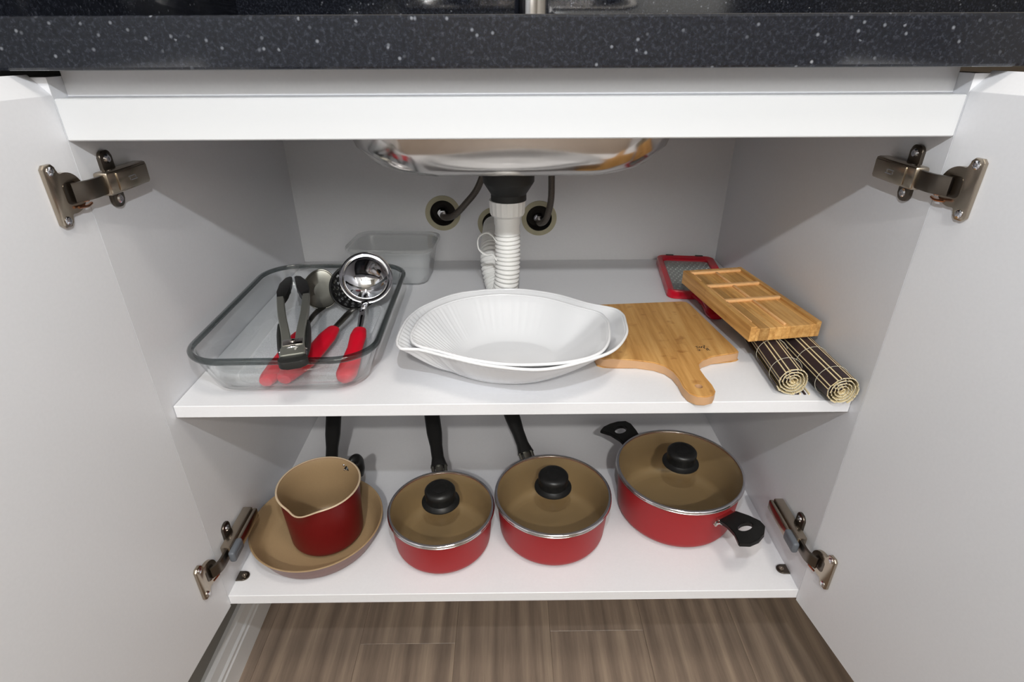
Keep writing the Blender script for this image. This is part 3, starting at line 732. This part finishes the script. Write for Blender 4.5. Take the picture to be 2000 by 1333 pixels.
# ------------------------------------------------------------------ red grater
def grater():
    cx, cy = .306, .385
    t = thing('grater', 'flat steel grater with red plastic frame and handle in the back right corner', 'grater', (cx, cy, S), R(-7))
    # frame: closed band around the plate, with neck and handle towards the front
    W_, L_ = .100, .172
    bm = new()
    outer = rrect(W_, L_, .014, 6); inner = rrect(W_-.022, L_-.024, .006, 6)
    def ringloft(o_, i_, z0, z1):
        rows = [[(x, y, z0) for x, y in o_], [(x, y, z1-.002) for x, y in o_], [(x*.985, y*.99, z1) for x, y in o_], [((a[0]*.5+b[0]*.5), (a[1]*.5+b[1]*.5), z1) for a, b in zip(o_, i_)], [(x, y, z1-.004) for x, y in i_], [(x, y, z0) for x, y in i_]]
        rows.append(rows[0]); loft(bm, rows, True, False, False)
    ringloft(outer, inner, .001, .014); bmesh.ops.remove_doubles(bm, verts=bm.verts[:], dist=1e-6)
    build('frame', bm, 'red_plastic', t, smooth=40)
    bm = new(); sweep(bm, [(.002, -L_/2+.006, .0075), (.004, -L_/2-.010, .0075), (.006, -L_/2-.030, .0075), (.008, -L_/2-.060, .0075), (.009, -L_/2-.076, .0075)], [.020, .0125, .0105, .0125, .009], [.0055, .0055, .006, .0065, .004], 18, n=24, power=3)
    build('handle', bm, 'red_plastic', t, smooth=50)
    bm = new(); box(bm, (-.0405, -.0755, .006), (.0405, .0755, .0072)); build('plate', bm, 'grate', t, smooth=0)
    bm = new()
    for i in range(9):
        for j in range(16):
            x = -.035+i*.0084+(.0042 if j % 2 else 0); y = -.068+j*.0088
            if x > .037: continue
            vs = bmesh.ops.create_cone(bm, segments=6, radius1=.0024, radius2=.0006, depth=.0024, cap_ends=True)['verts']
            xform(bm, vs, Matrix.Translation((x, y, .0078)) @ Matrix.Rotation(R(22), 4, 'X'))
    o = build('grating_teeth', bm, 'grate', t, smooth=0); o['kind'] = 'stuff'
    bm = new(); box(bm, (-.012, -.001, .0072), (.012, .0006, .0098), .0003, 1); build('slicing_edge', bm, 'chrome', t)
    for k in (-1, 1):
        bm = new(); box(bm, (k*.026-.007, L_/2-.003, .003), (k*.026+.007, L_/2+.002, .015), .001); build('rubber_foot', bm, 'black_matt', t)
grater()

# ------------------------------------------------------------------ two rolled bamboo mats
def mat_roll(label, x, y, length, r0, rz, tail, seed):
    rnd = random.Random(seed)
    t = thing('bamboo_mat_roll', label, 'rolled mat', (x, y, S+r0), rz, 'rolled bamboo mats under the tray')
    pitch = .0036
    def pt(th):       # spiral going inward; th grows
        r = r0-.0006-pitch*th/(2*PI); wob = 1+.02*math.sin(3*th+seed)
        return r*wob, th
    # walk along the spiral placing strips: (width, thick, material)
    pattern = [(.0078, .0010, 'slat', 'slat'), (.0013, .0017, 'bamboo_light', 'rod'), (.0024, .0010, 'slat', 'slat'), (.0013, .0017, 'bamboo_light', 'rod')]
    th = R(200 if tail else -60); th0 = th; k = 0
    inner = {'slat': new(), 'bamboo_light': new()}
    cache = {}
    while True:
        r, _ = pt(th-th0)
        if r < .0022: break
        w_, tk, mt, nm = pattern[k % 4]; k += 1
        if r < .009: w_ = min(w_, .0036)
        dth = (w_+.0003)/r; a = th+dth/2; rr = pt(a-th0)[0]
        dy = rnd.uniform(-.0012, .0012)
        outerturn = (a-th0) < 2*PI*1.0
        m = Matrix.Translation((rr*math.cos(a), 0, rr*math.sin(a))) @ Matrix.Rotation(-a, 4, 'Y')
        # local x = radial, y = along the roll, z = tangential
        tgt = new() if outerturn else inner[mt]
        if mt == 'slat':
            # painted faces are dark, the cut ends and undersides pale
            v = box(tgt, (-tk/2, -.0008 if False else 0, -w_/2), (tk/2, length, w_/2))
            for f in {f for q in v if q.is_valid for f in q.link_faces}:
                if abs(f.normal.y) > .9: f.material_index = 1
                elif f.calc_center_median().x < -tk*.4: f.material_index = 1
            vv = [q for q in v if q.is_valid]
        else:
            vv = sweep(tgt, [(0, 0, 0), (0, length, 0)], tk/2*.95, tk/2*.8, 8, up=(1, 0, 0))
        xform(tgt, vv, Matrix.Translation((0, dy, 0)) @ m)
        if outerturn:
            build(nm, tgt, mt, t, smooth=35, mats=[mt, 'bamboo_light'])
        th += dth
    if tail:     # loose end lying flat beside the roll
        for q in range(4):
            w_, tk, mt, nm = pattern[q]; bm = new(); xx = .006+q*.0052
            box(bm, (xx, 0, -r0+.0004), (xx+min(w_, .0046), length*.98, -r0+.0004+tk)); build(nm, bm, mt, t, mats=[mt, 'bamboo_light'])
    for mt, b_ in inner.items():
        o = build('inner_turns' if mt == 'slat' else 'inner_rods', b_, mt, t, smooth=0, mats=[mt, 'bamboo_light']); o['kind'] = 'stuff'
    # natural edge line winding through the spiral at the cut end
    P = []; a = 0
    while pt(a)[0] > .003: P.append((pt(a)[0]*math.cos(a+th0), -.0006, pt(a)[0]*math.sin(a+th0))); a += R(14)
    bm = new(); sweep(bm, [Vector(p)-Vector((0, 0, 0)) for p in P], .00022, .0005, 6, up=(0, 1, 0)); build('binding', bm, 'thread', t)
    for q in range(4):
        yy = .022+q*.046
        bm = new(); torus(bm, (0, yy, 0), r0+.0001, .00025, 40, 6, n=(0, 1, .02)); build('thread', bm, 'thread', t)
mat_roll('left bamboo mat rolled up under the tray, with loose end', .3165, .030, .20, .0183, R(-3.5), True, 3)
mat_roll('right bamboo mat rolled up against the cabinet side, reaching past the shelf edge', .3610, .008, .215, .0188, R(1.0), False, 8)

# ------------------------------------------------------------------ bamboo tray
def tray():
    z0 = .0380
    t = thing('bamboo_tray', 'bamboo serving tray with six grooved compartments lying on the rolled mats', 'tray', (.3155, .190, S+z0), R(8.6))
    W_, L_, T_ = .0925, .1925, .0200
    n = 11; xs = [-W_/2+W_*f for f in (0, .085, .13, .27, .36, .46, .52, .565, .74, .86, .93, 1)]
    for i in range(n):
        bm = new(); top = T_ if i in (0, n-1) else T_-.0032
        box(bm, (xs[i]+.00005, -L_/2, 0), (xs[i+1]-.00005, L_/2, top), .0006, 1)
        o = build('strip', bm, 'strip', t, smooth=0)
    # raised dividers: back edge, two cross bars, one lengthwise bar per compartment row
    def bar(x0, x1, y0, y1, h=.0034, r=.001):
        bm = new(); box(bm, (x0, y0, T_-.0034), (x1, y1, T_-.0034+h), r, 2); build('divider', bm, 'divider', t, smooth=40)
    xi0, xi1 = xs[1], xs[n-1]
    for yy in (L_/2-.009, L_/2-.0605, L_/2-.112): bar(xi0, xi1, yy-.003, yy+.003, .0040)
    for a, b in ((L_/2-.012, L_/2-.0575), (L_/2-.0635, L_/2-.109), (L_/2-.115, -L_/2+.004)): bar(-.0018, .0018, b, a, .0030)
    for a, b in ((L_/2-.012, L_/2-.040), (L_/2-.0635, L_/2-.109), (L_/2-.115, -L_/2+.016)): bar(xi0+.0006, xi0+.002, b, a, .0030, .0005)
    bm = new(); box(bm, (xs[1], L_/2-.006, T_-.0034), (xs[n-1], L_/2-.0001, T_-.0002), .0006, 1); build('end_strip', bm, 'strip', t, smooth=0)
tray()

# ------------------------------------------------------------------ pots and pans
def vessel(name, label, cat, c, rim_r, base_r, h, z0=0, spout=None, body_mat='red_enamel', corner=.016, seg=96):
    t = thing(name, label, cat, (c[0], c[1], z0)); th = .0022
    def outer(off, up0):
        pr = [(base_r-corner+0.0, up0)]
        for k in range(1, 9):
            a = R(90*k/8); pr.append((base_r-corner+corner*math.sin(a)-off, up0+corner-corner*math.cos(a)))
        z1 = up0+corner
        for k in range(1, 7):
            f = k/6; pr.append((base_r-off+(rim_r-.002-base_r)*f, z1+(h-z1)*f))
        return pr
    def spin(bm, pr, flip=False, c0=False, c1=False):
        rings = []
        for r, z in pr:
            ring = []
            for k in range(seg):
                a = 2*PI*k/seg; rr = r
                if spout is not None:
                    d = (a-spout+PI) % (2*PI)-PI; wz = max(0, (z-h*.72)/(h*.28)); rr += .009*math.exp(-(d/.26)**2)*wz*wz
                ring.append((rr*math.cos(a), rr*math.sin(a), z))
            rings.append(ring)
        loft(bm, rings, True, c0, c1)
    bm = new(); spin(bm, [(.001, 0)]+outer(0, 0)+[(rim_r-.0004, h-.0006)], c0=True); build('body', bm, body_mat, t, smooth=50)
    bm = new(); inn = outer(th, th); spin(bm, [(.001, th)]+inn[:-1]+[(rim_r-.0028, h-.002), (rim_r-.0018, h)], c0=True); build('lining', bm, 'lining', t, smooth=50)
    bm = new(); spin(bm, [(rim_r-.0020, h-.0003), (rim_r-.0010, h+.0007), (rim_r+.0006, h+.0004), (rim_r+.0010, h-.0006), (rim_r-.0004, h-.0012), (rim_r-.0020, h-.0003)]); build('rim', bm, 'steel' if spout is None else 'rim_warm', t, smooth=60)
    return t
def lid(label, c, r, z):
    t = thing('pot_lid', label, 'lid', (c[0], c[1], z))
    bm = new(); rc = r-.003; prof = [(rc, .0020), (rc*.85, .0042), (rc*.6, .0068), (rc*.3, .0086), (.004, .0092), (.004, .0067), (rc*.3, .0061), (rc*.6, .0043), (rc*.85, .0017), (rc, -.0002)]
    lathe(bm, prof, 80, cap0=False, cap1=False); build('glass', bm, 'lid_glass', t, smooth=60)
    bm = new(); lathe(bm, [(r-.0038, .0030), (r-.0012, .0032), (r+.0002, .0018), (r+.0002, -.0002), (r-.0012, -.0012), (r-.0022, .0), (r-.0022, .0015), (r-.0038, .0024), (r-.0038, .0030)], 80, cap0=False, cap1=False); build('rim_band', bm, 'chrome', t, smooth=50)
    bm = new(); lathe(bm, [(.005, .0085), (.024, .0095), (.0268, .0120), (.0266, .0135), (.0235, .0148), (.0208, .0170), (.0204, .0235), (.0216, .0280), (.0214, .0325), (.0188, .0356), (.012, .0374), (.0095, .0364), (.0075, .0372), (.0001, .0374)], 56); build('knob', bm, 'black', t, smooth=40)
    bm = new(); lathe(bm, [(.0045, .0094), (.0045, .0075), (.0075, .0065), (.0075, .0050), (.0001, .0045)], 20); build('knob_screw', bm, 'steel', t)
def bar_handle(t, c, p0, p1, ext, z0=0):
    """long handle from the pot wall; p0 root, p1 a point on the axis, ext total length"""
    p0, p1 = Vector(p0), Vector(p1); d = (p1-p0).normalized(); o_ = Vector((c[0], c[1], z0)); end = p0+d*ext
    up = Vector((0, 0, 1))
    P = [p0+d*.018, p0+d*.045, p0+d*.08, p0+d*(ext*.75), end]
    bm = new(); sweep(bm, [q-o_ for q in P], [.0135, .0098, .0100, .0125, .0128, .0132, .008], [.0075, .0075, .008, .0085, .009, .008, .004], 20, n=36, power=2.4)
    hd = build('handle', bm, 'black', t, smooth=50)
    bm = new()
    side = d.cross(up).normalized()
    for s in (-1, 1): sweep(bm, [p0-o_+side*s*.0088-d*.003-up*.001, p0-o_+side*s*.0100+d*.022], .0030, .0026, 10)
    sweep(bm, [p0-o_-d*.002-up*.001, p0-o_+d*.022], .0062, .004, 12, power=4)
    b_ = build('handle_bracket', bm, 'steel_dark', hd)
    return d
c2, c3, c4 = (-.1030, .0925), (.0575, .1130), (.2515, .1520)
t2 = vessel('saucepan', 'red saucepan with glass lid, smallest of the three lidded pots', 'pot', c2, .0750, .0690, .0640)
t3 = vessel('saucepan', 'red saucepan with glass lid standing in the middle of the bottom shelf', 'pot', c3, .0840, .0775, .0700)
t4 = vessel('stockpot', 'wide red casserole pot with two black side handles and glass lid', 'pot', c4, .0935, .0868, .0800)
lid('glass lid with black knob on the smallest lidded saucepan', c2, .0755, .0650)
lid('glass lid with black knob on the middle red saucepan', c3, .0845, .0710)
lid('glass lid with black knob on the two-handled casserole pot', c4, .0940, .0810)
bar_handle(t2, c2, (-.1120, .1660, .056), (-.1340, .2685, .100), .175)
bar_handle(t3, c3, (.0270, .1925, .060), (-.0005, .2620, .103), .175)
def ear(t, c, ang, zc, tilt, flip=1):
    """flat side handle with an oval hole and a flared outer edge"""
    r0 = .0965; hd = None
    N = 20
    up_out = [( -.0170, .000), (-.0175, .014), (-.0235, .032), (-.0325, .047), (-.019, .0535), (-.004, .0545), (.010, .0515), (.0215, .0440), (.0245, .034), (.0225, .018), (.0170, .000)]
    o_ = [(x, y) for x, y in up_out]
    hole = [(.0118*math.cos(2*PI*k/24)-.0015, .031+.0068*math.sin(2*PI*k/24)) for k in range(24)][::-1]
    bm = new()
    lay = []
    for z in (-.0035, .0035):
        vo = [bm.verts.new((x, y, z)) for x, y in o_]; vh = [bm.verts.new((x, y, z)) for x, y in hole]
        es = [bm.edges.new((vo[i], vo[(i+1) % len(vo)])) for i in range(len(vo))]+[bm.edges.new((vh[i], vh[(i+1) % 24])) for i in range(24)]
        bmesh.ops.triangle_fill(bm, edges=es, use_beauty=True); lay.append((vo, vh))
    for (A_, B_) in ((lay[0][0], lay[1][0]), (lay[0][1], lay[1][1])):
        for i in range(len(A_)): bm.faces.new((A_[i], A_[(i+1) % len(A_)], B_[(i+1) % len(A_)], B_[i]))
    for v in bm.verts:      # slight bend down at the outer lip
        if v.co.y > .034: v.co.z -= (v.co.y-.034)**2*14
    bmesh.ops.recalc_face_normals(bm, faces=bm.faces[:])
    bmesh.ops.bevel(bm, geom=[e for e in bm.edges if len(e.link_faces) == 2 and e.calc_face_angle(0) > 1.0], offset=.0012, segments=2, affect='EDGES')
    for v in bm.verts: v.co.x *= flip
    m = Matrix.Rotation(ang-PI/2, 4, 'Z') @ Matrix.Translation((0, r0, zc)) @ Matrix.Rotation(tilt, 4, 'X')
    xform(bm, bm.verts[:], m); hd = build('side_handle', bm, 'black', t, smooth=40)
    bm = new(); box(bm, (-.015, -.0075, -.006), (.015, .004, .002), .0015)
    for s in (-1, 1):
        vs = lathe(bm, [(.0042, 0), (.0042, .0015), (.002, .003), (.0001, .003)], 14); xform(bm, vs, Matrix.Translation((s*.0185, -.004, -.0045)) @ Matrix.Rotation(R(-90), 4, 'X'))
        sweep(bm, [(s*.0185, -.003, -.004), (s*.013, .004, -.001)], .003, .0015, 8)
    xform(bm, bm.verts[:], m); build('rivet_bracket', bm, 'steel', hd)
ear(t4, c4, math.atan2(.2430-c4[1], .1935-c4[0]), .066, R(12))
ear(t4, c4, math.atan2(.0480-c4[1], .3085-c4[0]), .066, R(12), -1)
# frying pan with the milk pot standing in it
cp = (-.2870, .1015)
def frypan():
    t = thing('frying_pan', 'shallow frying pan with beige inside, standing in the left front corner', 'pan', (cp[0], cp[1], 0))
    seg = 96
    bm = new(); lathe(bm, [(.001, 0), (.070, 0), (.076, .0012), (.081, .006), (.0875, .020), (.0925, .0335), (.0935, .0348)], seg, cap1=False); build('body', bm, 'pan_out', t, smooth=60)
    bm = new(); lathe(bm, [(.001, .0025), (.068, .0025), (.074, .004), (.079, .008), (.0855, .021), (.0905, .0335), (.0920, .0352), (.0935, .0348)], seg, cap1=False); build('lining', bm, 'lining', t, smooth=60)
    bm = new(); torus(bm, (0, 0, .0347), .0932, .0009, seg, 8); build('rim', bm, 'lining', t)
    bar_handle(t, cp, (-.2920, .1900, .0320), (-.3060, .2877, .083), .17)
frypan()
cm = (-.2765, .1070)
tm = vessel('milk_pot', 'small red milk pot with pouring lip standing in the frying pan', 'pot', cm, .0575, .0515, .0965, z0=.0027, body_mat='milk_red', spout=math.atan2(.0434-cm[1], -.2843-cm[0]), corner=.012)
am = math.atan2(.1605-cm[1], -.2453-cm[0])
for zz in (.0875, .0790):
    bm = new(); lathe(bm, [(.0022, 0), (.0022, .0006), (.0012, .0016), (.0001, .0018)], 14)
    rr = .0538; xform(bm, bm.verts[:], Matrix.Translation((rr*math.cos(am+.1), rr*math.sin(am+.1), zz)) @ Matrix.Rotation(am+.1, 4, 'Z') @ Matrix.Rotation(R(-90), 4, 'Y'))
    build('rivet', bm, 'chrome', tm)
dm = Vector((math.cos(am), math.sin(am), 0)); bm = new()
sweep(bm, [dm*.0545+Vector((0, 0, .078)), dm*.066+Vector((0, 0, .086)), dm*.072+Vector((0, 0, .086)), dm*.077+Vector((0, 0, .078)), dm*.078+Vector((0, 0, .064)), dm*.077+Vector((0, 0, .052))], [.008, .0095, .010, .0095, .009, .006], [.005, .0065, .007, .006, .006, .004], 18, n=30, up=(dm.y, -dm.x, 0.001))
# the sweep uses the sideways vector as its up axis, so widths and thicknesses swap
build('handle', bm, 'black', tm, smooth=50)
